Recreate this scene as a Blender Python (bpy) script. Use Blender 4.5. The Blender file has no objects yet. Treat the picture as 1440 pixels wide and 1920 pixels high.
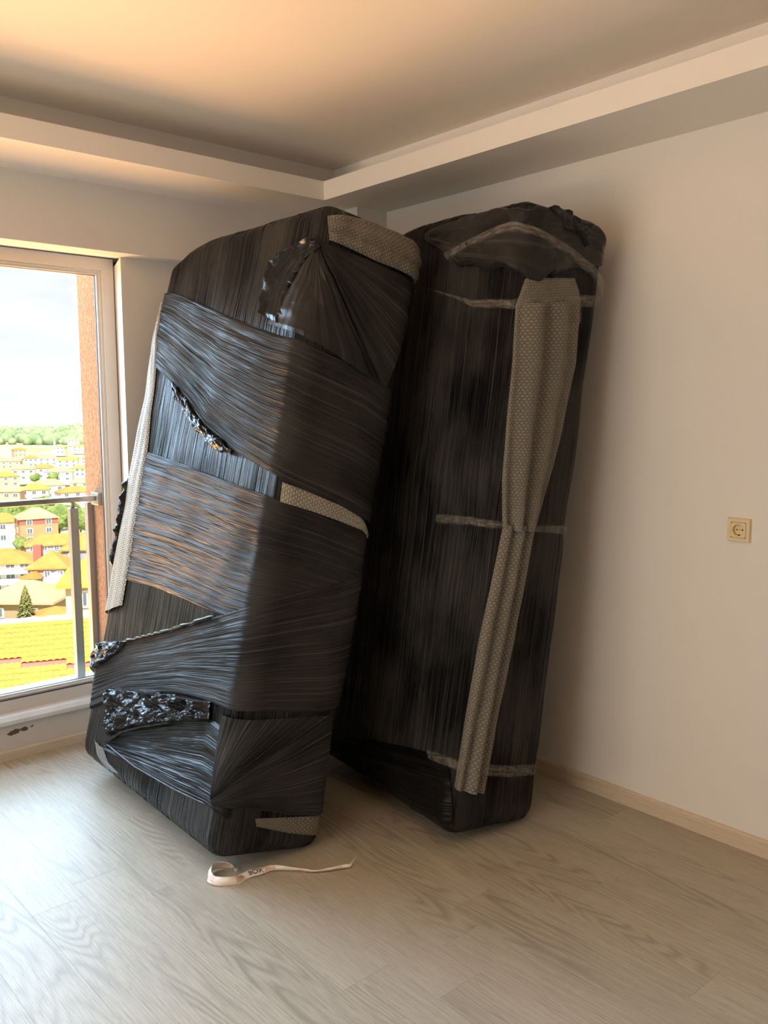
import bpy, bmesh, math, random
import numpy as np
from mathutils import Matrix, Vector

# ------------------------------------------------------------------ camera, sky, sun, daylight, exposure
S = bpy.context.scene
C = S.collection
cam_data = bpy.data.cameras.new('camera')
cam = bpy.data.objects.new('camera', cam_data)
C.objects.link(cam)
S.camera = cam
cam_data.sensor_fit = 'VERTICAL'
cam_data.sensor_height = 36.0
cam_data.lens = 36.0 * 1636.6 / 1920.0
cam_data.clip_start = 0.05
cam_data.clip_end = 30000
_yaw, _pitch, _roll = math.radians(48.738), math.radians(-6.469), math.radians(-0.293)
_f = Vector((math.cos(_pitch) * math.cos(_yaw), math.cos(_pitch) * math.sin(_yaw), math.sin(_pitch)))
_r0 = Vector((math.sin(_yaw), -math.cos(_yaw), 0))
_u0 = _r0.cross(_f)
_r = _r0 * math.cos(_roll) + _u0 * math.sin(_roll)
_u = -_r0 * math.sin(_roll) + _u0 * math.cos(_roll)
cam.matrix_world = Matrix(((_r.x, _u.x, -_f.x, 0), (_r.y, _u.y, -_f.y, 0), (_r.z, _u.z, -_f.z, 1.48), (0, 0, 0, 1)))

S.view_settings.view_transform = 'Standard'
S.view_settings.look = 'None'
S.view_settings.gamma = 1.0
S.view_settings.exposure = 0.14
S.view_settings.use_curve_mapping = False
S.cycles.use_denoising = True
S.cycles.max_bounces = 10
S.cycles.diffuse_bounces = 6
S.cycles.glossy_bounces = 4
S.cycles.transparent_max_bounces = 16
S.cycles.sample_clamp_indirect = 6.0
S.cycles.caustics_reflective = False
S.cycles.caustics_refractive = False

W = bpy.data.worlds.new('sky')
S.world = W
W.use_nodes = True
wn, wl = W.node_tree.nodes, W.node_tree.links
wn.clear()
_o = wn.new('ShaderNodeOutputWorld'); _b = wn.new('ShaderNodeBackground')
_tc = wn.new('ShaderNodeTexCoord'); _mp = wn.new('ShaderNodeMapping'); _n = wn.new('ShaderNodeTexNoise'); _cr = wn.new('ShaderNodeValToRGB')
_mp.inputs['Scale'].default_value = (1.6, 1.6, 9.0)
_n.inputs['Scale'].default_value = 2.6; _n.inputs['Detail'].default_value = 7
_cr.color_ramp.elements[0].position = 0.36; _cr.color_ramp.elements[0].color = (0.79, 0.83, 0.88, 1)
_cr.color_ramp.elements[1].position = 0.60; _cr.color_ramp.elements[1].color = (1.0, 1.0, 1.0, 1)
wl.new(_tc.outputs['Generated'], _mp.inputs[0]); wl.new(_mp.outputs[0], _n.inputs['Vector'])
wl.new(_n.outputs['Fac'], _cr.inputs[0]); wl.new(_cr.outputs[0], _b.inputs[0]); wl.new(_b.outputs[0], _o.inputs[0])
_b.inputs[1].default_value = 1.1

def lamp(name, kind, energy, color, loc, rot=(0, 0, 0), **kw):
    l = bpy.data.lights.new(name, kind)
    l.energy = energy; l.color = color
    for k, v in kw.items(): setattr(l, k, v)
    o = bpy.data.objects.new(name, l)
    C.objects.link(o); o.location = loc; o.rotation_euler = rot
    if kind == 'AREA': o.visible_camera = False
    return o
# high sun behind the building: lights the roofs of the town, never the room
sun = lamp('sun', 'SUN', 9.0, (1.0, 0.93, 0.80), (0, 0, 30), angle=0.01)
sun.rotation_euler = Vector((0.30, 0.62, -0.80)).to_track_quat('-Z', 'Y').to_euler()
# daylight through the balcony window: open sky from above, light thrown up by the sunlit roofs below
lamp('sky_daylight', 'AREA', 5600, (0.52, 0.75, 1.0), (0.6, 7.4, 5.2), (math.radians(-58), 0, 0), shape='RECTANGLE', size=15.0, size_y=8.0)
lamp('roof_bounce', 'AREA', 7000, (1.0, 0.47, 0.175), (0.8, 10.0, -2.6), (math.radians(180), 0, 0), shape='RECTANGLE', size=11.0, size_y=10.0)
# daylight through the second window, in the left wall outside the picture
lamp('side_window_daylight', 'AREA', 56, (1.0, 0.91, 0.76), (-2.50, 1.7, 1.25), (0, math.radians(-90), 0), shape='RECTANGLE', size=1.9, size_y=3.0)
lamp('side_roof_bounce', 'AREA', 2500, (1.0, 0.54, 0.26), (-7.6, 1.7, -2.2), (math.radians(180), 0, 0), shape='RECTANGLE', size=9.0, size_y=8.0)

# ------------------------------------------------------------------ helpers
rnd = random.Random(7)
def tag(o, label=None, cat=None, group=None, kind=None):
    if label: o['label'] = label
    if cat: o['category'] = cat
    if group: o['group'] = group
    if kind: o['kind'] = kind
    return o
def mesh_obj(name, verts, faces, mat=None, parent=None, smooth=False, uvs=None):
    me = bpy.data.meshes.new(name)
    me.from_pydata([tuple(map(float, v)) for v in verts], [], [tuple(map(int, f)) for f in faces])
    if uvs is not None:
        lay = me.uv_layers.new(name='UVMap')
        idx = np.empty(len(me.loops), dtype=np.int32); me.loops.foreach_get('vertex_index', idx)
        lay.data.foreach_set('uv', np.asarray(uvs, dtype=np.float32)[idx].ravel())
    if smooth: me.polygons.foreach_set('use_smooth', [True] * len(me.polygons))
    me.update()
    if mat: me.materials.append(mat)
    o = bpy.data.objects.new(name, me)
    C.objects.link(o)
    if parent: o.parent = parent
    return o
def link_obj(name, me, parent=None, loc=None):
    o = bpy.data.objects.new(name, me); C.objects.link(o)
    if parent: o.parent = parent
    if loc: o.location = loc
    return o
def bm_obj(name, bm, mat=None, parent=None, smooth=False):
    me = bpy.data.meshes.new(name)
    bmesh.ops.recalc_face_normals(bm, faces=bm.faces)
    bm.to_mesh(me); bm.free()
    if smooth:
        for p in me.polygons: p.use_smooth = True
    if mat: me.materials.append(mat)
    return link_obj(name, me, parent)
def empty(name, loc=(0, 0, 0), rz=0.0):
    o = bpy.data.objects.new(name, None); C.objects.link(o)
    o.empty_display_size = 0.1; o.location = loc; o.rotation_euler = (0, 0, rz)
    return o
def add_box(bm, x0, x1, y0, y1, z0, z1, bevel=0.0):
    r = bmesh.ops.create_cube(bm, size=1.0)
    for v in r['verts']:
        v.co = Vector(((x0 + x1) / 2 + v.co.x * (x1 - x0), (y0 + y1) / 2 + v.co.y * (y1 - y0), (z0 + z1) / 2 + v.co.z * (z1 - z0)))
    if bevel > 0:
        es = list({e for v in r['verts'] for e in v.link_edges})
        bmesh.ops.bevel(bm, geom=es, offset=bevel, segments=2, affect='EDGES', profile=0.5)
def box(name, x0, x1, y0, y1, z0, z1, mat, parent=None, bevel=0.0):
    bm = bmesh.new(); add_box(bm, x0, x1, y0, y1, z0, z1, bevel)
    return bm_obj(name, bm, mat, parent)
def add_prism(bm, poly, axis, a0, a1):
    """extrude a 2-D polygon: axis 'x': poly is (y,z); 'y': (x,z); 'z': (x,y)"""
    def p3(p, a): return {'x': (a, p[0], p[1]), 'y': (p[0], a, p[1]), 'z': (p[0], p[1], a)}[axis]
    v0 = [bm.verts.new(p3(p, a0)) for p in poly]; v1 = [bm.verts.new(p3(p, a1)) for p in poly]
    n = len(poly)
    bm.faces.new(v0); bm.faces.new(v1[::-1])
    for i in range(n): bm.faces.new((v0[i], v1[i], v1[(i + 1) % n], v0[(i + 1) % n]))
def prism(name, poly, axis, a0, a1, mat, parent=None):
    bm = bmesh.new(); add_prism(bm, poly, axis, a0, a1)
    return bm_obj(name, bm, mat, parent)
def add_tube(bm, pts, rads, seg=8):
    pts = [Vector(p) for p in pts]; rings = []
    for i, p in enumerate(pts):
        t = (pts[min(i + 1, len(pts) - 1)] - pts[max(i - 1, 0)]).normalized()
        a = t.orthogonal().normalized() if i == 0 else (pa - t * pa.dot(t)).normalized()
        pa = a; b = t.cross(a)
        r = rads[i] if hasattr(rads, '__len__') else rads
        rings.append([bm.verts.new(p + (a * math.cos(k * 2 * math.pi / seg) + b * math.sin(k * 2 * math.pi / seg)) * r) for k in range(seg)])
    for i in range(len(rings) - 1):
        for k in range(seg):
            bm.faces.new((rings[i][k], rings[i][(k + 1) % seg], rings[i + 1][(k + 1) % seg], rings[i + 1][k]))
    bm.faces.new(rings[0][::-1]); bm.faces.new(rings[-1])

# vectorised value noise
_tab = np.random.default_rng(11).random(4096)
def _h(i, j): return _tab[(i * 73 + j * 179 + (i * j) % 31 * 7) % 4096]
def vnoise(x, y):
    x = np.asarray(x, float) + 500; y = np.asarray(y, float) + 500
    i = np.floor(x).astype(int); j = np.floor(y).astype(int); fx = x - i; fy = y - j
    fx = fx * fx * (3 - 2 * fx); fy = fy * fy * (3 - 2 * fy)
    a = _h(i, j) * (1 - fx) + _h(i + 1, j) * fx; b = _h(i, j + 1) * (1 - fx) + _h(i + 1, j + 1) * fx
    return (a * (1 - fy) + b * fy) * 2 - 1
def fnoise(x, y, o=3):
    r = 0; a = 1.0
    for k in range(o): r = r + a * vnoise(x * 2 ** k + 17 * k, y * 2 ** k + 5 * k); a *= 0.5
    return r

# ------------------------------------------------------------------ materials
class NT:
    def __init__(s, name):
        s.m = bpy.data.materials.new(name); s.m.use_nodes = True
        s.n = s.m.node_tree.nodes; s.l = s.m.node_tree.links
        s.n.clear(); s.out = s.n.new('ShaderNodeOutputMaterial')
        s.p = s.n.new('ShaderNodeBsdfPrincipled'); s.l.new(s.p.outputs[0], s.out.inputs[0])
    def node(s, t, **kw):
        n = s.n.new(t)
        for k, v in kw.items(): setattr(n, k, v)
        return n
    def link(s, a, b): s.l.new(a, b)
    def val(s, a, sock):
        if isinstance(a, (int, float)): sock.default_value = a
        else: s.link(a, sock)
    def math(s, op, a, b=0.0):
        n = s.node('ShaderNodeMath', operation=op); s.val(a, n.inputs[0]); s.val(b, n.inputs[1]); return n.outputs[0]
    def coord(s, kind='Object', scale=(1, 1, 1), loc=(0, 0, 0)):
        tc = s.node('ShaderNodeTexCoord'); mp = s.node('ShaderNodeMapping')
        mp.inputs['Scale'].default_value = scale; mp.inputs['Location'].default_value = loc
        s.link(tc.outputs[kind], mp.inputs[0]); return mp.outputs[0]
    def noise(s, vec, scale=1.0, detail=3, rough=0.5, dist=0.0):
        n = s.node('ShaderNodeTexNoise'); s.link(vec, n.inputs['Vector'])
        n.inputs['Scale'].default_value = scale; n.inputs['Detail'].default_value = detail
        n.inputs['Roughness'].default_value = rough; n.inputs['Distortion'].default_value = dist
        return n.outputs['Fac']
    def ramp(s, fac, stops):
        n = s.node('ShaderNodeValToRGB'); s.link(fac, n.inputs[0]); e = n.color_ramp.elements
        while len(e) < len(stops): e.new(0.5)
        for i, (p, c) in enumerate(stops):
            e[i].position = p; e[i].color = (c, c, c, 1) if isinstance(c, (int, float)) else (*c, 1)
        return n.outputs[0]
    def mix(s, fac, a, b, mode='MIX'):
        n = s.node('ShaderNodeMix', data_type='RGBA', blend_type=mode)
        s.val(fac, n.inputs['Factor'])
        for v, k in ((a, 6), (b, 7)):
            if isinstance(v, tuple): n.inputs[k].default_value = (*v, 1)
            else: s.link(v, n.inputs[k])
        return n.outputs[2]
    def bump(s, h, strength=0.3, dist=0.01, normal=None):
        n = s.node('ShaderNodeBump'); n.inputs['Strength'].default_value = strength; n.inputs['Distance'].default_value = dist
        s.link(h, n.inputs['Height'])
        if normal is not None: s.link(normal, n.inputs['Normal'])
        return n.outputs[0]
    def set(s, **kw):
        names = dict(color='Base Color', rough='Roughness', metal='Metallic', normal='Normal', alpha='Alpha', spec='Specular IOR Level', coat='Coat Weight', trans='Transmission Weight')
        for k, v in kw.items():
            i = s.p.inputs[names[k]]
            if isinstance(v, tuple): i.default_value = (*v, 1)
            elif isinstance(v, (int, float)): i.default_value = v
            else: s.link(v, i)
        return s.m

def plain(name, col, rough=0.6, metal=0.0, var=0.08, scale=8.0, bump=0.0, spec=0.5):
    t = NT(name); v = t.coord('Object'); n = t.noise(v, scale, 4)
    c = t.mix(n, tuple(x * (1 - var) for x in col), tuple(min(1, x * (1 + var)) for x in col))
    t.set(color=c, rough=rough, metal=metal, spec=spec)
    if bump: t.set(normal=t.bump(t.noise(v, scale * 12, 3), bump, 0.004))
    return t.m

M = {}
def make_paint(name, col, mark=0.0):
    t = NT(name); v = t.coord('Object')
    big = t.noise(v, 1.3, 4); fine = t.noise(v, 55, 3); roller = t.noise(v, 260, 2)
    c = t.mix(big, tuple(x * 0.965 for x in col), col)
    if mark:
        sc = t.noise(t.coord('Object', (3, 3, 9), (4, 2, 7)), 1.6, 6, 0.65)
        m = t.ramp(sc, [(0.66, 0.0), (0.74, mark)])
        c = t.mix(m, c, (0.42, 0.36, 0.30))
    h = t.math('ADD', t.math('MULTIPLY', fine, 0.5), t.math('MULTIPLY', roller, 0.3))
    return t.set(color=c, rough=0.75, spec=0.25, normal=t.bump(h, 0.12, 0.004))
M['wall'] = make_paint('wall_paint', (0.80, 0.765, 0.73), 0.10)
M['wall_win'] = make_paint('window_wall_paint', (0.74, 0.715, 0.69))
M['wall_back'] = make_paint('rear_wall_paint', (0.50, 0.47, 0.44))
M['ceil'] = make_paint('ceiling_paint', (0.80, 0.765, 0.72))
M['soffit'] = make_paint('soffit_paint', (0.83, 0.80, 0.76))

def make_parapet():
    t = NT('parapet_paint'); v = t.coord('Object')
    big = t.noise(v, 3.0, 5); c = t.mix(big, (0.54, 0.52, 0.50), (0.62, 0.60, 0.58))
    # peeled plaster: a blotch with its own ragged shape on the parapet
    s = t.node('ShaderNodeSeparateXYZ'); t.link(t.coord('Object'), s.inputs[0])
    wob = t.noise(t.coord('Object', (30, 30, 30)), 1.0, 5)
    dx = t.math('DIVIDE', t.math('SUBTRACT', s.outputs[0], 1.215), 0.055)
    dz = t.math('DIVIDE', t.math('SUBTRACT', s.outputs[2], t.math('ADD', 0.118, t.math('MULTIPLY', t.math('SUBTRACT', s.outputs[0], 1.215), 0.09))), 0.011)
    r = t.math('ADD', t.math('MULTIPLY', dx, dx), t.math('MULTIPLY', dz, dz))
    m = t.math('LESS_THAN', t.math('ADD', r, t.math('MULTIPLY', t.math('SUBTRACT', wob, 0.5), 5.0)), 0.85)
    c = t.mix(m, c, (0.12, 0.09, 0.07))
    return t.set(color=c, rough=0.8, spec=0.2, normal=t.bump(t.math('SUBTRACT', t.noise(v, 40, 4), m), 0.3, 0.004))
M['parapet'] = make_parapet()

def make_wood(name, light, dark, along='Y', rnd_amount=0.07, k=1.0, spec=0.4, rough=0.42):
    t = NT(name)
    oi = t.node('ShaderNodeObjectInfo')
    geo = t.node('ShaderNodeNewGeometry')
    off = t.node('ShaderNodeVectorMath', operation='MULTIPLY_ADD')
    comb = t.node('ShaderNodeCombineXYZ')
    for i in range(3): t.link(t.math('MULTIPLY', oi.outputs['Random'], 7.0 + 9 * i), comb.inputs[i])
    off.inputs[1].default_value = (1, 1, 1)
    t.link(geo.outputs['Position'], off.inputs[0]); t.link(comb.outputs[0], off.inputs[2])
    def mp(scale):
        m = t.node('ShaderNodeMapping'); m.inputs['Scale'].default_value = scale if along == 'Y' else (scale[1], scale[0], scale[2])
        t.link(off.outputs[0], m.inputs[0]); return m.outputs[0]
    base = t.noise(mp((6.5 * k, 0.75 * k, 6.5 * k)), 1.0, 2, 0.35, 0.15)
    ring = t.math('ADD', t.math('MULTIPLY', t.math('SINE', t.math('MULTIPLY', base, 170.0)), 0.5), 0.5)
    ring = t.math('POWER', ring, 0.6)
    where = t.ramp(t.noise(mp((3.6, 0.7, 3.6)), 1.0, 2), [(0.45, 0.0), (0.60, 1.0)])
    fine = t.noise(mp((330, 7.0, 330)), 1.0, 3, 0.6)
    pore = t.ramp(t.noise(mp((420, 22.0, 420)), 1.0, 2), [(0.58, 0.0), (0.72, 1.0)])
    tone = t.noise(mp((5.0, 0.7, 5.0)), 1.0, 3)
    c = t.mix(tone, tuple(x * 0.92 for x in light), light)
    c = t.mix(t.math('MULTIPLY', t.math('MULTIPLY', t.math('SUBTRACT', 1.0, ring), where), 0.52), c, dark)
    c = t.mix(t.math('MULTIPLY', t.ramp(fine, [(0.36, 1.0), (0.60, 0.0)]), 0.36), c, dark)
    c = t.mix(t.math('MULTIPLY', pore, 0.30), c, tuple(x * 0.75 for x in dark))
    br = t.math('ADD', 1.0 - rnd_amount / 2, t.math('MULTIPLY', oi.outputs['Random'], rnd_amount))
    vm = t.node('ShaderNodeVectorMath', operation='SCALE'); t.link(c, vm.inputs[0]); t.link(br, vm.inputs['Scale'])
    t.set(color=vm.outputs[0], rough=rough, spec=spec)
    t.set(normal=t.bump(t.math('ADD', fine, t.math('MULTIPLY', ring, 0.4)), 0.10, 0.002))
    return t.m
M['plank'] = make_wood('oak_laminate', (0.49, 0.448, 0.365), (0.20, 0.168, 0.128))
M['skirting'] = make_wood('oak_skirting', (0.70, 0.59, 0.45), (0.46, 0.37, 0.27), rnd_amount=0.06)
M['skirting_x'] = make_wood('pale_skirting', (0.62, 0.55, 0.46), (0.45, 0.38, 0.30), along='X', rnd_amount=0.05)

M['pvc'] = plain('white_window_plastic', (0.60, 0.585, 0.55), 0.35, var=0.04, scale=3)
M['rubber'] = plain('black_window_gasket', (0.05, 0.05, 0.05), 0.6)
M['marble'] = plain('pale_stone_sill', (0.62, 0.64, 0.66), 0.4, var=0.12, scale=14)
M['alu'] = plain('grey_aluminium_rail', (0.40, 0.43, 0.46), 0.35, metal=0.7)
M['rail'] = plain('bronze_grey_metal', (0.27, 0.245, 0.20), 0.35, metal=0.65, var=0.06)
M['socket'] = plain('cream_plastic', (0.74, 0.60, 0.36), 0.35, var=0.03)
M['dark'] = plain('dark_hole', (0.015, 0.013, 0.012), 0.8)
M['brass'] = plain('contact_metal', (0.35, 0.30, 0.22), 0.35, metal=0.9)
def make_stucco():
    t = NT('ochre_roughcast'); v = t.coord('Object')
    n = t.noise(v, 70, 3); n2 = t.noise(v, 5, 3)
    c = t.mix(t.ramp(n, [(0.3, 0.0), (0.7, 1.0)]), (0.17, 0.085, 0.042), (0.30, 0.17, 0.09))
    c = t.mix(t.math('MULTIPLY', n2, 0.3), c, (0.27, 0.16, 0.09))
    return t.set(color=c, rough=0.9, spec=0.1, normal=t.bump(n, 0.8, 0.01))
M['stucco'] = make_stucco()
def make_glass():
    t = NT('window_glass'); tr = t.node('ShaderNodeBsdfTransparent'); gl = t.node('ShaderNodeBsdfGlossy'); mx = t.node('ShaderNodeMixShader')
    fr = t.node('ShaderNodeFresnel'); fr.inputs[0].default_value = 1.45
    tr.inputs[0].default_value = (0.97, 0.985, 0.98, 1); gl.inputs['Roughness'].default_value = 0.02
    smear = t.noise(t.coord('Object', (3, 3, 1)), 6, 4)
    t.link(t.math('MULTIPLY', fr.outputs[0], t.math('ADD', 0.5, t.math('MULTIPLY', smear, 0.3))), mx.inputs[0])
    t.link(tr.outputs[0], mx.inputs[1]); t.link(gl.outputs[0], mx.inputs[2]); t.link(mx.outputs[0], t.out.inputs[0])
    return t.m
M['glass'] = make_glass()

def make_film(name, lo, hi, rough=0.18, streak=1.0, fine=190.0, coarse=42.0, sheen_patch=0.5, spec=0.065):
    """black stretch film: taut ridges run along U, packed across V (UV in metres)"""
    t = NT(name)
    a = t.noise(t.coord('UV', (1.6, fine, 1)), 1.0, 2, 0.5)
    b = t.noise(t.coord('UV', (0.9, coarse, 1), (3, 9, 0)), 1.0, 3, 0.55)
    patch = t.noise(t.coord('UV', (3.0, 5.0, 1), (1, 4, 0)), 1.0, 3)
    thin = t.ramp(a, [(0.52, 0.0), (0.66, 1.0)])
    broad = t.ramp(b, [(0.30, 0.0), (0.78, 1.0)])
    h = t.math('ADD', t.math('MULTIPLY', thin, 0.30), broad)
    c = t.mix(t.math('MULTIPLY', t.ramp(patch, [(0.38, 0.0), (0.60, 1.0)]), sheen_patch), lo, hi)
    c = t.mix(t.math('MULTIPLY', thin, 0.6), c, tuple(x * 1.6 for x in hi))  # lighter ridge lines: window glints painted into the film colour
    return t.set(color=c, rough=t.ramp(patch, [(0.3, rough * 0.8), (0.7, rough * 1.25)]), spec=spec, normal=t.bump(h, 0.8 * streak, 0.014))
M['film'] = make_film('black_stretch_film', (0.004, 0.004, 0.005), (0.014, 0.013, 0.013), 0.15, spec=0.12)
M['film_grey'] = make_film('black_stretch_film_over_padding', (0.020, 0.0203, 0.021), (0.058, 0.057, 0.056), 0.20, spec=0.036)
M['film_shiny'] = make_film('glossy_black_film', (0.005, 0.005, 0.006), (0.012, 0.012, 0.013), 0.13, 0.35, 90, 20, spec=0.22)
M['film_base'] = make_film('upright_black_film', (0.005, 0.005, 0.006), (0.042, 0.040, 0.038), 0.18, 1.0, 170, 48, 0.8, spec=0.065)
M['bag'] = make_film('crinkled_black_plastic', (0.012, 0.012, 0.012), (0.032, 0.030, 0.029), 0.30, 0.25, 60, 18, spec=0.2)

def make_bubble(name, col, veil=0.0):
    """bubble wrap: hexagonal blisters 11 mm apart, UV in metres"""
    t = NT(name)
    s = t.node('ShaderNodeSeparateXYZ'); t.link(t.coord('UV', (1, 1, 1)), s.inputs[0])
    P = 0.0115
    def lattice(ox, oy):
        x = t.math('SUBTRACT', t.math('FRACT', t.math('ADD', t.math('DIVIDE', s.outputs[0], P * 1.7320508), 50 + ox)), 0.5)
        y = t.math('SUBTRACT', t.math('FRACT', t.math('ADD', t.math('DIVIDE', s.outputs[1], P), 50 + oy)), 0.5)
        x = t.math('MULTIPLY', x, 1.7320508)
        return t.math('SQRT', t.math('ADD', t.math('MULTIPLY', x, x), t.math('MULTIPLY', y, y)))
    dist = t.math('MINIMUM', lattice(0, 0), lattice(0.5, 0.5))
    dome = t.ramp(dist, [(0.0, 1.0), (0.26, 0.8), (0.42, 0.0)])
    dirt = t.noise(t.coord('UV', (9, 14, 1)), 1.0, 4)
    c = t.mix(dome, tuple(x * 0.55 for x in col), col)
    c = t.mix(t.math('MULTIPLY', dirt, 0.35), c, tuple(x * 0.6 for x in col))
    return t.set(color=c, rough=0.36, spec=0.2, normal=t.bump(dome, 0.7, 0.004))
M['bubble'] = make_bubble('grey_bubble_wrap', (0.26, 0.235, 0.195))
M['bubble_pale'] = make_bubble('pale_bubble_wrap', (0.47, 0.44, 0.365))
def make_tape():
    t = NT('clear_packing_tape')
    a = t.noise(t.coord('UV', (30, 120, 1)), 1.0, 4, 0.6)
    b = t.noise(t.coord('UV', (140, 12, 1)), 1.0, 3)
    return t.set(color=(0.42, 0.38, 0.33), rough=0.2, spec=0.6, alpha=t.math('ADD', 0.13, t.math('MULTIPLY', t.ramp(a, [(0.45, 0.0), (0.7, 1.0)]), 0.35)),
                 normal=t.bump(t.math('ADD', a, b), 0.5, 0.006))
M['tape'] = make_tape()

# ------------------------------------------------------------------ the room
XR, YB, YW = 2.778, 3.507, 3.605          # right wall, beam over the window, wall beside the window
floor = tag(box('floor', -2.3, XR + 0.1, -2.7, 3.83, -0.10, -0.012, M['plank']), kind='structure')
# laminate boards, laid parallel to the right wall
PW, PL = 0.16, 1.28
ends = {0: 2.41, 3: 1.615, 4: 1.725}
board_meshes = {}
k0 = int(math.floor((-2.3 - 1.14) / PW)); k1 = int(math.ceil((XR - 1.14) / PW))
for k in range(k0, k1):
    x0 = max(1.14 + k * PW, -2.3); x1 = min(1.14 + (k + 1) * PW, XR - 0.002)
    if x1 - x0 < 0.01: continue
    y_end = ends.get(k, rnd.random() * PL)
    y = y_end - PL * math.ceil((y_end + 2.7) / PL)
    while y < 3.80:
        a, b = max(y, -2.7), min(y + PL, 3.80)
        y += PL
        if b - a < 0.03: continue
        key = (round(x1 - x0, 4), round(b - a, 4))
        if key not in board_meshes:
            bm = bmesh.new(); g = 0.00015
            add_box(bm, g, key[0] - g, g, key[1] - g, -0.012, 0.0, 0.0004)
            me = bpy.data.meshes.new('floor_board'); bmesh.ops.recalc_face_normals(bm, faces=bm.faces); bm.to_mesh(me); bm.free(); me.materials.append(M['plank'])
            board_meshes[key] = me
        link_obj('floor_board', board_meshes[key], floor, (x0, a, 0))

tag(box('wall_right', XR, XR + 0.15, -2.7, 3.95, -0.1, 2.75, M['wall']), kind='structure')
tag(box('wall_rear', -2.3, XR, -2.85, -2.7, -0.1, 2.75, M['wall_back']), kind='structure')
bm = bmesh.new()   # left wall with its window opening
add_prism(bm, [(-2.85, -0.1), (3.95, -0.1), (3.95, 0.3), (-2.85, 0.3)], 'x', -2.45, -2.3)
add_prism(bm, [(-2.85, 2.2), (3.95, 2.2), (3.95, 2.75), (-2.85, 2.75)], 'x', -2.45, -2.3)
add_prism(bm, [(-2.85, 0.3), (0.2, 0.3), (0.2, 2.2), (-2.85, 2.2)], 'x', -2.45, -2.3)
add_prism(bm, [(3.2, 0.3), (3.95, 0.3), (3.95, 2.2), (3.2, 2.2)], 'x', -2.45, -2.3)
tag(bm_obj('wall_left', bm, M['wall']), kind='structure')
tag(box('ceiling', -2.3, XR, -2.7, 3.95, 2.624, 2.75, M['ceil']), kind='structure')
# wall with the window: pier on the right, beam above, low parapet below, short pier on the left
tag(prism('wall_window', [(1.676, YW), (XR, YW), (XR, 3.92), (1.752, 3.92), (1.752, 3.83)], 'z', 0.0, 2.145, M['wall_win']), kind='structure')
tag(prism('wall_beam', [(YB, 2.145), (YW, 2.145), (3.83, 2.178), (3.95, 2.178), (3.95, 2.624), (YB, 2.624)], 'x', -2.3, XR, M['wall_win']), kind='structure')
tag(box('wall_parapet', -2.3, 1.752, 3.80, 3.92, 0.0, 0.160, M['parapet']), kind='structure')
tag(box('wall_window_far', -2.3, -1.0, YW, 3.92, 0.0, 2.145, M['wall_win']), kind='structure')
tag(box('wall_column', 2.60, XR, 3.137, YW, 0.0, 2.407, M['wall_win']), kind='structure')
tag(box('wall_outside', 1.71, 3.2, 3.921, 4.16, -3.0, 3.2, M['stucco']), kind='structure')
# dropped plaster soffit with the recessed light shelf above its lip
bm = bmesh.new()
add_prism(bm, [(3.139, 2.407), (YB, 2.407), (YB, 2.624), (3.384, 2.624), (3.384, 2.487), (3.139, 2.487)], 'x', -2.3, XR)
tag(bm_obj('trim_1', bm, M['soffit']), kind='structure')
bm = bmesh.new()
add_prism(bm, [(2.414, 2.407), (XR, 2.407), (XR, 2.624), (2.659, 2.624), (2.659, 2.487), (2.414, 2.487)], 'y', -2.7, 3.139)
add_prism(bm, [(2.659, 3.139), (XR, 3.139), (XR, 3.384), (2.659, 3.384)], 'z', 2.487, 2.624)
tag(bm_obj('trim_2', bm, M['soffit']), kind='structure')
# skirting
sk = tag(empty('baseboard_right', (XR, 1.0, 0)), kind='structure')
for a, b in ((2.080, 3.10), (-0.35, 2.077), (-2.65, -0.351)):
    bm = bmesh.new(); add_prism(bm, [(XR - 0.014, 0), (XR, 0), (XR, 0.06), (XR - 0.008, 0.06), (XR - 0.014, 0.053)], 'y', a, b)
    o = bm_obj('skirting_board', bm, M['skirting'], sk); o.matrix_parent_inverse = Matrix.Translation((-XR, -1.0, 0))
bm = bmesh.new(); add_prism(bm, [(3.786, 0), (3.80, 0), (3.80, 0.045), (3.792, 0.045), (3.786, 0.038)], 'x', -1.0, 1.74)
tag(bm_obj('baseboard_window', bm, M['skirting_x']), kind='structure')

# ------------------------------------------------------------------ window
win = tag(empty('window_1', (0.4, 3.85, 0.2)), kind='structure')
def wpart(o): o.parent = win; o.matrix_parent_inverse = Matrix.Translation((-0.4, -3.85, -0.2)); return o
WX0, WX1, WZ0, WZ1 = -1.0, 1.745, 0.197, 2.172
def ring_frame(name, x0, x1, z0, z1, wd, y0, y1, mat, bev=0.004):
    bm = bmesh.new()
    i0, i1, j0, j1 = x0 + wd, x1 - wd, z0 + wd, z1 - wd
    for poly in ([(x0, z0), (x1, z0), (i1, j0), (i0, j0)], [(x1, z0), (x1, z1), (i1, j1), (i1, j0)],
                 [(x1, z1), (x0, z1), (i0, j1), (i1, j1)], [(x0, z1), (x0, z0), (i0, j0), (i0, j1)]):
        add_prism(bm, poly, 'y', y0, y1)
    bmesh.ops.remove_doubles(bm, verts=bm.verts, dist=1e-5)
    return wpart(bm_obj(name, bm, mat))
ring_frame('window_frame', WX0, WX1, WZ0, WZ1, 0.052, 3.832, 3.905, M['pvc'])
for x0, x1 in ((0.40, 1.697), (-0.952, 0.40)):
    ring_frame('sash', x0, x1, 0.247, 2.124, 0.014, 3.845, 3.90, M['pvc'])
    ring_frame('glazing_bead', x0 + 0.014, x1 - 0.014, 0.261, 2.110, 0.009, 3.855, 3.875, M['pvc'])
    ring_frame('gasket', x0 + 0.022, x1 - 0.022, 0.269, 2.102, 0.003, 3.868, 3.880, M['rubber'])
    wpart(box('glass_pane', x0 + 0.018, x1 - 0.018, 3.870, 3.876, 0.265, 2.106, M['glass']))
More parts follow.
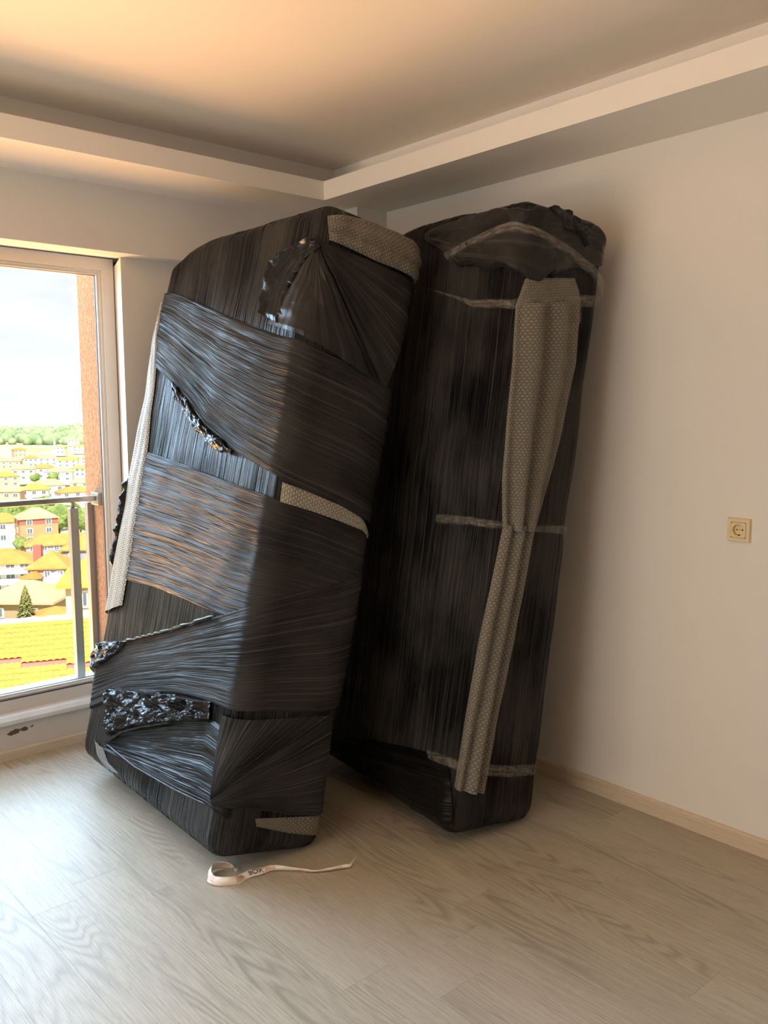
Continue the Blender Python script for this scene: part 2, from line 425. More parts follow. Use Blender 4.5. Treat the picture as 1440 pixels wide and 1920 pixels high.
wpart(box('mullion', 0.36, 0.44, 3.834, 3.905, 0.247, 2.124, M['pvc']))
# inner ledge, dark track line, outer stone sill with its metal lip
wpart(prism('window_ledge', [(3.775, 0.160), (3.832, 0.160), (3.832, 0.198), (3.79, 0.192), (3.775, 0.176)], 'x', -1.0, 1.752, M['marble']))
wpart(box('track_gap', -0.95, 1.69, 3.836, 3.846, 0.2495, 0.2545, M['rubber']))
wpart(box('outer_sill', -1.1, 1.71, 3.905, 4.045, 0.10, 0.222, M['marble']))
wpart(box('sill_lip', -1.1, 1.71, 4.045, 4.13, 0.12, 0.215, M['alu']))

w2 = tag(empty('window_2', (-2.375, 1.7, 0.3)), kind='structure')
for y0, y1, z0, z1 in ((-1.5, 1.5, 0.0, 0.06), (-1.5, 1.5, 1.84, 1.90), (-1.5, -1.44, 0.06, 1.84), (1.44, 1.5, 0.06, 1.84), (-0.03, 0.03, 0.06, 1.84)):
    box('window_frame', -0.03, 0.03, y0, y1, z0, z1, M['pvc'], w2)
for y0, y1 in ((-1.44, -0.03), (0.03, 1.44)): box('glass_pane', -0.003, 0.003, y0, y1, 0.06, 1.84, M['glass'], w2)

# ------------------------------------------------------------------ balcony railing outside the window
rl = tag(empty('balcony_railing', (0.9, 4.02, 0.222)), 'bronze-grey metal balcony railing outside the window', 'railing')
def rpart(o): o.parent = rl; o.matrix_parent_inverse = Matrix.Translation((-0.9, -4.02, -0.222)); return o
rpart(box('handrail', -1.1, 1.69, 4.0, 4.04, 1.073, 1.098, M['rail'], bevel=0.003))
rpart(box('wall_bracket', 1.690, 1.712, 3.972, 4.058, 1.052, 1.112, M['rail'], bevel=0.004))
for x in (1.586, 0.55, -0.5):
    rpart(box('post', x - 0.019, x + 0.019, 4.0, 4.04, 0.2225, 1.046, M['rail'], bevel=0.002))
    bm = bmesh.new(); add_tube(bm, [(x, 4.02, 1.046), (x, 4.02, 1.056), (x, 4.02, 1.066), (x, 4.02, 1.074)], [0.010, 0.008, 0.009, 0.013], 12)
    rpart(bm_obj('post_spigot', bm, M['rail'], smooth=True))
rpart(box('end_post', 1.680, 1.7105, 4.075, 4.115, 0.215, 1.06, M['rail'], bevel=0.002))

# ------------------------------------------------------------------ wall socket
sx, sy, sz = XR, 1.378, 1.089
so = tag(empty('wall_socket', (sx, sy, sz)), 'cream plastic power socket on the right wall', 'socket')
def spart(o): o.parent = so; return o
bm = bmesh.new()   # local: -x towards the room
for poly in ([(-.04, -.04), (.04, -.04), (.026, -.026), (-.026, -.026)], [(.04, -.04), (.04, .04), (.026, .026), (.026, -.026)],
             [(.04, .04), (-.04, .04), (-.026, .026), (.026, .026)], [(-.04, .04), (-.04, -.04), (-.026, -.026), (-.026, .026)]):
    add_prism(bm, poly, 'x', -0.011, 0.0)
bmesh.ops.remove_doubles(bm, verts=bm.verts, dist=1e-5)
for v in bm.verts:
    if v.co.x < -0.005 and max(abs(v.co.y), abs(v.co.z)) > 0.035: v.co.y *= 0.93; v.co.z *= 0.93
spart(bm_obj('cover_frame', bm, M['socket']))
def ringmesh(name, prof, mat, seg=32, cy=0.0, cz=0.0):
    bm = bmesh.new(); rings = []
    for (r, x) in prof:
        rings.append([bm.verts.new((x, cy + r * math.cos(2 * math.pi * i / seg), cz + r * math.sin(2 * math.pi * i / seg))) for i in range(seg)])
    for a, b in zip(rings, rings[1:]):
        for i in range(seg): bm.faces.new((a[i], a[(i + 1) % seg], b[(i + 1) % seg], b[i]))
    bm.faces.new(rings[-1])
    return spart(bm_obj(name, bm, mat))
# inner plate with a round opening
bm = bmesh.new(); seg = 32; inner, outer = [], []
for i in range(seg):
    a = 2 * math.pi * (i + 0.5) / seg; cx, cz = math.cos(a), math.sin(a); m = 0.0250 / max(abs(cx), abs(cz))
    inner.append(bm.verts.new((-0.0126, 0.0195 * cx, 0.0195 * cz))); outer.append(bm.verts.new((-0.0122, m * cx, m * cz)))
side = [bm.verts.new((0, v.co.y, v.co.z)) for v in outer]
for i in range(seg):
    j = (i + 1) % seg; bm.faces.new((inner[i], inner[j], outer[j], outer[i])); bm.faces.new((outer[i], outer[j], side[j], side[i]))
spart(bm_obj('face_plate', bm, M['socket']))
ringmesh('socket_cup', [(0.0195, -0.0126), (0.0185, -0.0120), (0.0180, -0.0010)], M['socket'])
for dy in (-0.0095, 0.0095): ringmesh('pin_hole', [(0.0028, -0.0011), (0.0028, -0.0014)], M['dark'], 14, dy, 0)
ringmesh('centre_screw', [(0.0024, -0.0011), (0.0018, -0.0016)], M['brass'], 14, 0, 0)
for dz in (-0.0168, 0.0168): spart(box('earth_clip', -0.009, -0.001, -0.0025, 0.0025, dz - 0.0015, dz + 0.0015, M['dark' if dz < 0 else 'brass']))

# ------------------------------------------------------------------ wrapped bundles
BANDS = {
 'L_upper': ([(-1.28,1.993),(-1.17,1.993),(-0.867,1.898),(-0.556,1.805),(-0.16,1.7),(0.069,1.661),(0.275,1.643),(0.416,1.603),(0.55,1.583)],
   [(-1.28,1.674),(-1.172,1.674),(-0.875,1.556),(-0.71,1.468),(-0.539,1.384),(-0.299,1.303),(0.035,1.219),(0.26,1.176),(0.421,1.135),(0.55,1.115)]),
 'L_mid': ([(-1.28,1.3),(-1.176,1.3),(-0.734,1.25),(-0.346,1.202),(0.007,1.159),(0.179,1.137),(0.369,1.1),(0.419,1.088),(0.55,1.068)],
   [(-1.28,0.758),(-1.068,0.758),(-0.681,0.767),(-0.42,0.76),(-0.188,0.75),(0.088,0.759),(0.262,0.743),(0.412,0.733),(0.55,0.713)]),
 'L_low': ([(-1.25,0.423),(-1.2,0.423),(-0.99,0.497),(-0.786,0.561),(-0.503,0.65),(-0.223,0.748),(0.068,0.856),(0.311,0.937),(0.407,0.978),(0.55,0.958)],
   [(-1.25,0.197),(-1.135,0.197),(-0.841,0.336),(-0.423,0.442),(-0.162,0.471),(0.102,0.487),(0.317,0.48),(0.405,0.493),(0.55,0.473)]),
 'L_foot': ([(-0.887,0.146),(-0.7,0.24),(-0.388,0.354),(-0.173,0.421),(0.03,0.401)],
   [(-0.918,0.095),(-0.602,0.12),(-0.306,0.139),(-0.086,0.16),(0.03,0.14)]),
 'L_fan_a': ([(-0.068,0.187),(0.079,0.304),(0.227,0.386),(0.368,0.474)],
   [(-0.056,0.174),(0.085,0.176),(0.256,0.141),(0.405,0.126)]),
 'L_fan_b': ([(-0.069,0.19),(-0.087,0.28),(-0.095,0.364),(-0.101,0.452)],
   [(-0.064,0.188),(0.079,0.304),(0.227,0.386),(0.368,0.474)]),
 'L_cap_a': ([(-0.007,1.994),(0.129,1.998),(0.292,1.998),(0.456,1.985)],
   [(-0.005,1.987),(0.09,1.869),(0.192,1.757),(0.356,1.598)]),
 'L_cap_b': ([(-0.011,1.988),(0.086,1.868),(0.188,1.756),(0.35,1.601)],
   [(-0.022,1.986),(-0.09,1.887),(-0.16,1.805),(-0.223,1.742)]),
 'L_torn': ([(-0.033,2.002),(-0.167,1.983),(-0.254,1.944),(-0.279,1.864),(-0.262,1.778)],
   [(0.002,1.98),(-0.058,1.936),(-0.101,1.87),(-0.127,1.802),(-0.137,1.731)]),
 'L_bub_top': ([(0.01,2.084),(0.084,2.106),(0.171,2.12),(0.286,2.131),(0.372,2.132),(0.435,2.112)],
   [(0.033,2.008),(0.127,2.006),(0.22,2.001),(0.314,2.005),(0.389,2.002),(0.459,1.996)]),
 'L_bub_mid': ([(0.011,1.218),(0.122,1.204),(0.258,1.183),(0.358,1.15),(0.427,1.096)],
   [(0.016,1.152),(0.134,1.144),(0.27,1.126),(0.366,1.11),(0.425,1.085)]),
 'L_bub_side': ([(-1.198,1.934),(-1.14,1.507),(-1.135,1.202),(-1.143,0.842),(-1.146,0.595)],
   [(-1.112,1.924),(-1.035,1.505),(-0.995,1.209),(-0.974,0.863),(-0.97,0.658)]),
 'L_bub_corner': ([(-1.019,0.108),(-0.968,0.059),(-0.89,0.034)],
   [(-0.925,0.099),(-0.855,0.062),(-0.757,0.051)]),
 'L_bub_foot': ([(0.128,0.138),(0.258,0.132),(0.402,0.126)],
   [(0.138,0.112),(0.269,0.079),(0.401,0.057)]),
 'L_crumple': ([(-0.972,0.335),(-0.668,0.392),(-0.421,0.439),(-0.18,0.472)],
   [(-0.914,0.145),(-0.657,0.253),(-0.385,0.345),(-0.16,0.415)]),
 'L_tatter': ([(-0.879,1.567),(-0.716,1.485),(-0.627,1.431),(-0.544,1.396),(-0.437,1.354),(-0.309,1.312)],
   [(-0.851,1.529),(-0.705,1.431),(-0.636,1.387),(-0.548,1.352),(-0.472,1.319),(-0.33,1.285)]),
 'L_knot': ([(-1.243,0.437),(-1.071,0.494),(-0.876,0.537)],
   [(-1.201,0.323),(-1.077,0.383),(-0.915,0.483)]),
 'L_rope_a': ([(-1.233,0.416),(-0.99,0.497),(-0.786,0.561),(-0.503,0.65),(-0.223,0.748)],
   [(-1.231,0.412),(-0.222,0.744)]),
 'L_rope_b': ([(-0.902,0.119),(-0.76,0.209),(-0.617,0.268),(-0.387,0.35)],
   [(-5.106,4.718),(-5.084,4.705)]),
 'L_rope_c': ([(-0.881,0.131),(-0.603,0.123),(-0.307,0.142),(-0.081,0.165)],
   [(-5.106,4.718),(-5.084,4.705)]),
 'L_low_left': ([(-1.216,0.379),(-1.048,0.442),(-0.887,0.503),(-0.775,0.557)],
   [(-1.148,0.16),(-1.007,0.23),(-0.881,0.309),(-0.78,0.371)]),
 'L_scrap': ([(-1.168,1.166),(-1.171,1.019),(-1.184,0.882),(-1.181,0.787)],
   [(-1.126,1.157),(-1.128,1.023),(-1.13,0.888),(-1.128,0.794)]),
 'R_foot': ([(-0.735,0.114),(-0.489,0.187),(-0.292,0.231),(-0.056,0.276)],
   [(-0.687,0.038),(-0.456,0.018),(-0.218,0.012),(0.013,0.043)]),
 'R_cap': ([(-0.514,2.089),(-0.308,2.126),(-0.145,2.132),(-0.004,2.122),(0.177,2.145),(0.339,2.126),(0.409,2.078)],
   [(-0.51,2.07),(-0.282,1.948),(-0.133,1.918),(0.047,1.894),(0.098,1.884),(0.211,1.954),(0.412,2.006)]),
 'R_ruffle': ([(0.091,2.134),(0.166,2.132),(0.232,2.123),(0.308,2.118)],
   [(0.169,2.073),(0.216,2.07),(0.258,2.058),(0.28,2.035)]),
 'R_bub_up': ([(0.008,1.801),(0.027,1.615),(0.033,1.406),(0.043,1.231),(0.077,1.066)],
   [(0.297,1.862),(0.318,1.658),(0.292,1.435),(0.26,1.247),(0.222,1.068)]),
 'R_bub_low': ([(0.077,1.084),(0.054,0.911),(0.029,0.694),(0.007,0.459),(-0.011,0.185)],
   [(0.218,1.09),(0.202,0.912),(0.189,0.689),(0.154,0.447),(0.127,0.158)]),
 'R_bub_neck': ([(0.036,1.888),(0.026,1.847),(0.008,1.797)],
   [(0.262,1.935),(0.29,1.899),(0.302,1.86)]),
 'R_tape_a': ([(-0.381,2.006),(-0.263,2.034),(-0.132,2.059),(-0.044,2.069),(0.043,2.055),(0.197,2.031),(0.337,1.99),(0.427,1.926)],
   [(-0.354,1.975),(-0.243,1.999),(-0.112,2.023),(-0.038,2.034),(0.049,2.023),(0.191,1.997),(0.329,1.961),(0.424,1.898)]),
 'R_tape_b': ([(-0.517,1.901),(-0.348,1.862),(-0.212,1.829),(-0.012,1.817),(0.104,1.848),(0.29,1.886),(0.431,1.906)],
   [(-0.476,1.886),(-0.315,1.844),(-0.193,1.799),(-0.007,1.786),(0.111,1.808),(0.297,1.844),(0.421,1.869)]),
 'R_tape_c': ([(-0.264,1.085),(-0.094,1.097),(0.072,1.094),(0.21,1.089),(0.39,1.093)],
   [(-0.259,1.053),(-0.088,1.067),(0.076,1.069),(0.215,1.064),(0.396,1.061)]),
 'R_tape_d': ([(-0.163,0.266),(-0.043,0.28),(0.11,0.26),(0.252,0.236),(0.386,0.227)],
   [(-0.142,0.235),(-0.036,0.246),(0.117,0.216),(0.26,0.192),(0.393,0.187)]),
 'R_tape_tail': ([(0.27,1.85),(0.272,1.796),(0.237,1.74)],
   [(0.306,1.857),(0.312,1.794),(0.281,1.747)]),
}
SITES = {
 'h_brick': (99.62,282.98,-39.2),
 'h_left': (95.17,303.43,-40.95),
 'h_long': (94.06,247.75,-36.84),
 'h_flats': (56.2,181.5,-33.85),
 'h_villa': (57.22,155.83,-30.89),
 'h_gray': (68.07,166.63,-30.46),
 'h_hip': (35.98,106.06,-23.14),
 'h_lowroof': (27.71,75.05,-16.78),
 'h_side': (22.9,55.46,-13.62),
 'spruce': (25.45,75.84,-16.27),
}
ROW_HOUSES = [(144.88,447.11,-40.64), (166.12,471.6,-41.58), (179.57,488.01,-42.4), (177.23,446.08,-42.82), (212.69,518.04,-43.92), (194.74,609.65,-42.76), (225.92,662.54,-43.81), (245.7,676.78,-43.5), (242.12,635.44,-44.83), (277.04,686.18,-45.93), (280.84,855.06,-43.75), (303.47,868.51,-44.18), (328.58,891.37,-43.9), (328.22,838.02,-47.11), (372.35,906.51,-48.42), (367.31,1089.76,-44.9), (428.57,1120.86,-48.64), (470.44,1158.09,-47.66), (556.08,1393.12,-41.83), (564.87,1389.58,-48.87)]
MINARET = [(352.64,935.76,-52.18)]
TREES = [(103.86,323.75,-34.73), (110.39,332.13,-35.58), (116.8,340.52,-35.99), (121.91,322.74,-36.12), (126.18,326.46,-35.98), (117.33,361.43,-36.46), (127.5,379.14,-37.75), (128.6,368.19,-36.53), (136.27,376.07,-38.17), (132.86,356.02,-37.23), (142.66,362.97,-38.31), (134.55,333.91,-36.85), (124.95,305.43,-35.28), (110.28,311.03,-34.93), (153.22,454.89,-40.68), (152.34,444.63,-40.44), (156.34,448.53,-40.45), (160.84,452.25,-41.57), (159.83,441.99,-40.77), (174.62,468.52,-41.94), (185.84,485.66,-42.65), (204.79,627.43,-42.8), (204.85,616.88,-42.98), (210.64,625.48,-43.01), (226.43,641.19,-45.46), (229.65,618.76,-44.42), (91.94,275.04,-37.89), (82.02,214.88,-33.83), (57.93,165.13,-30.38), (57.59,162.07,-30.9), (38.84,102.91,-22.13), (40.01,104.61,-22.47), (182.07,444.13,-43.58)]

RAD = 0.07
class Bundle:
    def __init__(s, origin, rows, w, d, H, seed):
        s.w, s.d, s.H, s.seed, s.droop = w, d, H, seed, 0.055
        ex, ey, ez = [Vector(r) for r in rows]
        s.mat = Matrix(((ex.x, ey.x, ez.x, origin[0]), (ex.y, ey.y, ez.y, origin[1]), (ex.z, ey.z, ez.z, origin[2]), (0, 0, 0, 1)))
    def sharp(s, u, z):
        """(distance round the girth from the near-left upright edge, height) -> point on the sharp box"""
        w, d = s.w, s.d; u = np.asarray(u, float); z = np.asarray(z, float)
        x = np.where(u < -d, -w + (-u - d), np.where(u < 0, -w, np.where(u < w, -w + u, 0.0)))
        y = np.where(u < -d, d, np.where(u < 0, -u, np.where(u < w, 0.0, u - w)))
        return np.stack([np.clip(x, -w, 0), np.clip(y, 0, d), np.clip(z, 0, s.H)], -1)
    def place(s, p, off):
        lo = np.array([-s.w + RAD, RAD, RAD]); hi = np.array([-RAD, s.d - RAD, s.H - RAD])
        c = np.clip(p, lo, hi); n = p - c
        n /= np.maximum(np.linalg.norm(n, axis=-1, keepdims=True), 1e-9)
        q = p + s.seed
        lump = 0.006 * fnoise(q[..., 0] * 5 + q[..., 1] * 4.1, q[..., 2] * 4.3 + q[..., 1] * 1.7, 2) - 0.004
        low = np.clip((0.25 - p[..., 2]) / 0.25, 0, 1); lump = lump * (1 - low)
        tz = np.clip((p[..., 2] - (s.H - 0.30)) / 0.30, 0, 1); ty = np.clip((p[..., 1] - (s.d - 0.34)) / 0.34, 0, 1)
        q = c + n * (RAD + lump + off)[..., None]
        q[..., 2] -= s.droop * tz * ty ** 2; q[..., 1] -= 0.5 * s.droop * ty * tz ** 2
        return q
    def surf(s, u, z, off): return s.place(s.sharp(u, z), off)
    def body(s, name, mat, parent):
        verts, faces, uvs = [], [], []
        step = 0.018
        def grid(P, UV):
            nu, nv = P.shape[:2]; b = len(verts)
            verts.extend(P.reshape(-1, 3).tolist()); uvs.extend(UV.reshape(-1, 2).tolist())
            for i in range(nu - 1):
                for j in range(nv - 1): faces.append((b + i * nv + j, b + (i + 1) * nv + j, b + (i + 1) * nv + j + 1, b + i * nv + j + 1))
        g = 2 * (s.w + s.d); u = np.linspace(-s.d - s.w, s.w + s.d, int(g / step)); z = np.linspace(0, s.H, int(s.H / step))
        U, Z = np.meshgrid(u, z, indexing='ij')
        off = 0.0018 * vnoise(U * 70, Z * 3)
        grid(s.surf(U, Z, off), np.stack([Z, U], -1))
        for zz in (0, s.H):
            x = np.linspace(-s.w, 0, int(s.w / step)); y = np.linspace(0, s.d, int(s.d / step)); X, Y = np.meshgrid(x, y, indexing='ij')
            p = np.stack([X, Y, np.full_like(X, zz)], -1)
            grid(s.place(p, 0.0018 * vnoise(Y * 70, X * 3)), np.stack([X, Y], -1))
        o = mesh_obj(name, verts, faces, mat, parent, True, uvs)
        bm = bmesh.new(); bm.from_mesh(o.data); bmesh.ops.remove_doubles(bm, verts=bm.verts, dist=0.0006)
        bmesh.ops.recalc_face_normals(bm, faces=bm.faces); bm.to_mesh(o.data); bm.free()
        return o
    def band(s, name, key, mat, parent, off=0.004, ridge=0.0014, pitch=110.0, fold=0.0, crumple=0.0, cfreq=30.0, na=90, nv=None, flat=False, lift=0.0, ragged=0.0, edge=0.0, cden=1.0):
        top, bot = BANDS[key]
        def resample(pl, n):
            pl = np.array(pl, float); L = np.concatenate([[0], np.cumsum(np.hypot(*np.diff(pl, axis=0).T))]); t = np.linspace(0, L[-1], n)
            # smooth the corners of the outline a little
            q = np.stack([np.interp(t, L, pl[:, 0]), np.interp(t, L, pl[:, 1])], -1)
            for _ in range(3): q[1:-1] = 0.25 * q[:-2] + 0.5 * q[1:-1] + 0.25 * q[2:]
            return q, L[-1]
        T, lt = resample(top, na); Bq, lb = resample(bot, na)
        wid = float(np.mean(np.linalg.norm(T - Bq, axis=1)))
        if nv is None: nv = int(min(max(wid / 0.0028, 8), 150))
        a = np.linspace(0, 1, na); bq = np.linspace(0, 1, nv)
        A, Bv = np.meshgrid(a, bq, indexing='ij')
        if ragged:
            e = ragged * fnoise(A * 15 + s.seed, 0 * A + s.seed, 4) * np.abs(Bv * 2 - 1) ** 3
            Bs = Bv + e * np.sign(Bv - 0.5)
        else: Bs = Bv
        Q = T[:, None, :] * (1 - Bs[..., None]) + Bq[:, None, :] * Bs[..., None]
        ln = (lt + lb) / 2; um = A * ln; vm = Bv * wid
        sd = (hash(key) % 97) * 0.37 if False else sum(map(ord, key)) * 0.37
        h = ridge * (fnoise(um * 2.0 + sd, vm * pitch + sd, 2))
        if fold: h = h + fold * np.abs(np.sin(vm / wid * np.pi * 2.6 + 1.6 * vnoise(um * 2.2 + sd, 0 * um))) ** 1.4 * np.sin(np.pi * np.clip(Bv, 0, 1)) ** 0.5
        if crumple and flat:
            rg = np.random.default_rng(int(sd * 10)); ca, cb = max(3, int(ln * 26 * cden)), max(2, int(wid * 40 * cden)); R = rg.random((ca + 2, cb + 2)) ** 1.3; R2 = rg.random((ca * 3 + 2, cb * 3 + 2))
            def up(R, a_, b_):
                x = A * a_ + 0.35 * np.sin(Bv * 9 + sd); y = Bv * b_ + 0.35 * np.sin(A * 23 + sd); x = np.clip(x, 0, a_); y = np.clip(y, 0, b_)
                i = np.floor(x).astype(int); j = np.floor(y).astype(int); fx, fy = x - i, y - j
                return R[i, j] * (1 - fx) * (1 - fy) + R[i + 1, j] * fx * (1 - fy) + R[i, j + 1] * (1 - fx) * fy + R[i + 1, j + 1] * fx * fy
            h = h + crumple * (up(R, ca, cb) + 0.28 * up(R2, ca * 3, cb * 3)) * np.clip(np.sin(np.pi * Bv) * 4, 0, 1) * np.clip(np.sin(np.pi * A) * 6, 0.1, 1)
        elif crumple:
            n = 1 - np.abs(fnoise(um * cfreq + sd, vm * cfreq + sd, 3)); n2 = fnoise(um * cfreq * 2.3 + 9, vm * cfreq * 2.1 + sd, 2)
            h = h + crumple * (n * 0.8 + 0.35 * n2) * np.clip(np.sin(np.pi * Bv) * 3, 0, 1) * np.clip(np.sin(np.pi * A) * 6, 0.1, 1)
        fall = np.clip(np.minimum(Bv, 1 - Bv) * nv / 2.5, 0, 1)
        o_ = 0.0008 + off * (0.35 + 0.65 * fall) + h
        if lift: o_ = o_ + lift * (1 - Bv) ** 3 * (0.6 + 0.4 * vnoise(um * 18, 0 * um))
        if edge: o_ = o_ + edge * (1 - np.clip(np.minimum(Bv, 1 - Bv) * 14, 0, 1))
        P = s.surf(Q[..., 0], Q[..., 1], o_)
        idx = np.arange(na * nv).reshape(na, nv)
        F = np.stack([idx[:-1, :-1], idx[1:, :-1], idx[1:, 1:], idx[:-1, 1:]], -1).reshape(-1, 4)
        return mesh_obj(name, P.reshape(-1, 3), F, mat, parent, not flat, np.stack([um, vm], -1).reshape(-1, 2))
    def rope(s, name, key, mat, parent, rad=0.006, off=0.008):
        pl = np.array(BANDS[key][0], float); L = np.concatenate([[0], np.cumsum(np.hypot(*np.diff(pl, axis=0).T))]); t = np.linspace(0, L[-1], 70)
        u = np.interp(t, L, pl[:, 0]); z = np.interp(t, L, pl[:, 1])
        P = s.surf(u, z, np.full_like(u, off)); R = rad * (1 + 0.35 * vnoise(t * 40, t * 0 + 3)) * np.clip(np.minimum(t, L[-1] - t) * 25 + 0.25, 0, 1)
        bm = bmesh.new(); add_tube(bm, P.tolist(), R.tolist(), 7)
        return bm_obj(name, bm, mat, parent, True)

BL = Bundle((1.714, 2.279, -0.0147), [[0.97465, -0.03472, -0.22104], [0.0356, 0.99937, 0.0], [0.2209, -0.00787, 0.97527]], 0.431, 1.165, 2.150, 3.1)
BL.droop = 0.085
BR = Bundle((2.416, 1.915, -0.0085), [[0.98706, -0.10593, -0.12036], [0.11041, 0.9934, 0.03117], [0.11626, -0.04405, 0.99224]], 0.419, 0.88, 2.155, 8.7)
left = empty('wrapped_bundle'); left.matrix_world = BL.mat
tag(left, 'wide furniture bundle in criss-cross black stretch film, leaning nearest the window', 'wrapped furniture', 'upright wrapped furniture bundles')
right = empty('wrapped_bundle'); right.matrix_world = BR.mat
tag(right, 'furniture bundle in upright black film with a bubble-wrap strip, leaning on the right wall', 'wrapped furniture', 'upright wrapped furniture bundles')

BL.body('wrapped_body', M['film_base'], left)
tag(BL.band('bubble_wrap', 'L_bub_side', M['bubble_pale'], left, 0.011, 0.0, fold=0.004, na=200, nv=20), 'pale bubble wrap showing along the far edge')
tag(BL.band('bubble_wrap', 'L_bub_mid', M['bubble_pale'], left, 0.004, 0.0, fold=0.003, nv=24), 'grey bubble wrap in the gap between two film bands')
tag(BL.band('bubble_wrap', 'L_bub_top', M['bubble'], left, 0.016, 0.0, fold=0.010, crumple=0.006, cfreq=9, nv=50, edge=0.004), 'grey bubble wrap flap at the top corner')
tag(BL.band('bubble_wrap', 'L_bub_corner', M['bubble'], left, 0.006, 0.0, fold=0.004, nv=24), 'bubble wrap corner near the floor')
tag(BL.band('bubble_wrap', 'L_bub_foot', M['bubble'], left, 0.006, 0.0, nv=20), 'bubble wrap patch at the foot')
tag(BL.band('film_band', 'L_mid', M['film_grey'], left, 0.006, 0.0016, 95, na=140), 'middle band of black film')
tag(BL.band('film_band', 'L_upper', M['film_grey'], left, 0.008, 0.0016, 90, na=140), 'upper diagonal band of black film')
tag(BL.band('film_band', 'L_low', M['film_grey'], left, 0.009, 0.0018, 80, na=140), 'lower rising band of black film')
BL.band('film_band', 'L_foot', M['film'], left, 0.005, 0.0030, 55)
BL.band('film_band', 'L_fan_b', M['film_grey'], left, 0.012, 0.0016, 70)
BL.band('film_band', 'L_fan_a', M['film_grey'], left, 0.013, 0.0016, 70)
BL.band('film_band', 'L_cap_a', M['film_grey'], left, 0.012, 0.0014, 70)
BL.band('film_band', 'L_cap_b', M['bag'], left, 0.011, 0.0014, 60, crumple=0.006, cfreq=8)
tag(BL.band('torn_film', 'L_torn', M['film_shiny'], left, 0.014, 0.0, 30, crumple=0.005, cfreq=6, lift=0.036, ragged=0.14), 'torn curling edge of black film')
tag(BL.band('crumpled_film', 'L_crumple', M['film_shiny'], left, 0.008, 0.0, crumple=0.045, na=110, nv=50, flat=True), 'shiny crumpled black film')
tag(BL.band('torn_film', 'L_tatter', M['film_shiny'], left, 0.012, 0.0, crumple=0.022, na=90, nv=14, flat=True, ragged=0.25), 'ragged torn film edge')
tag(BL.band('crumpled_film', 'L_knot', M['film_shiny'], left, 0.012, 0.0, crumple=0.028, na=50, nv=26, flat=True), 'bunched film knot')
tag(BL.band('torn_film', 'L_scrap', M['film_shiny'], left, 0.016, 0.0, crumple=0.030, na=110, nv=14, flat=True, ragged=0.3), 'ragged black film scraps on the far edge')
for k, rd in (('L_rope_a', 0.007), ('L_rope_b', 0.006), ('L_rope_c', 0.0035)): BL.rope('twisted_film_edge', k, M['film_shiny'], left, rd, 0.016)

BR.body('wrapped_body', M['film_base'], right)
tag(BR.band('bubble_wrap', 'R_bub_up', M['bubble'], right, 0.006, 0.0, fold=0.034, na=200, nv=60), 'upper bubble wrap strip')
tag(BR.band('bubble_wrap', 'R_bub_low', M['bubble'], right, 0.006, 0.0, fold=0.026, na=200, nv=40), 'lower bubble wrap strip')
BR.band('bubble_wrap', 'R_bub_neck', M['bubble'], right, 0.007, 0.0, fold=0.006, nv=40)
BR.band('film_band', 'R_foot', M['film'], right, 0.007, 0.002, 60)
tag(BR.band('plastic_cover', 'R_cap', M['bag'], right, 0.010, 0.001, 30, crumple=0.020, na=170, nv=70, flat=True, ragged=0.06, cden=0.38), 'crinkled black plastic over the top')
tag(BR.band('plastic_cover', 'R_ruffle', M['bag'], right, 0.012, 0.0, crumple=0.034, na=60, nv=34, flat=True), 'gathered ruffle of black plastic')
for k in ('R_tape_a', 'R_tape_b', 'R_tape_c', 'R_tape_d', 'R_tape_tail'):
    BR.band('packing_tape', k, M['tape'], right, 0.012 if k[-1] != 'a' else 0.024, 0.0006, 120, crumple=0.0015, cfreq=25, nv=16, na=160)

# ------------------------------------------------------------------ end of printed packing tape on the floor
def make_ribbon():
    t = NT('white_printed_ribbon')
    s = t.node('ShaderNodeSeparateXYZ'); t.link(t.coord('UV', (1, 1, 1)), s.inputs[0])
    n = t.noise(t.coord('UV', (90, 160, 1)), 1.0, 3, 0.6, 1.5)
    per = t.math('FRACT', t.math('DIVIDE', s.outputs[0], 0.11))
    zone = t.math('MULTIPLY', t.math('GREATER_THAN', per, 0.30), t.math('LESS_THAN', per, 0.62))
    mid = t.math('LESS_THAN', t.math('ABSOLUTE', t.math('SUBTRACT', s.outputs[1], 0.5)), 0.26)
    ink = t.math('MULTIPLY', t.math('MULTIPLY', zone, mid), t.ramp(n, [(0.47, 0.0), (0.53, 1.0)]))
    c = t.mix(ink, (0.80, 0.73, 0.66), (0.62, 0.20, 0.08))
    return t.set(color=c, rough=0.4, normal=t.bump(n, 0.15, 0.004))
M['ribbon'] = make_ribbon()
M['ink'] = plain('black_print', (0.02, 0.02, 0.02), 0.5)
# centre line (x, y, height), half-width, roll (0 = lying flat, 90 = on edge)
RB = [(1.412, 2.338, .006, .0130, 15), (1.405, 2.362, .014, .013, 60), (1.380, 2.388, .017, .0135, 78), (1.350, 2.392, .017, .0135, 85), (1.322, 2.366, .016, .0135, 70),
      (1.312, 2.335, .014, .0135, 40), (1.325, 2.303, .014, .0135, 60), (1.350, 2.282, .014, .0135, 75), (1.378, 2.277, .012, .0135, 50), (1.402, 2.288, .010, .0140, 20),
      (1.428, 2.285, .012, .0140, 24), (1.460, 2.276, .012, .0120, 30), (1.493, 2.268, .012, .0090, 60), (1.523, 2.240, .012, .0080, 95), (1.556, 2.203, .010, .0070, 120),
      (1.591, 2.166, .008, .0055, 150), (1.638, 2.139, .007, .0050, 190), (1.681, 2.121, .009, .0055, 220), (1.697, 2.114, .010, .0045, 250), (1.712, 2.118, .016, .0045, 270), (1.733, 2.126, .020, .0050, 280)]
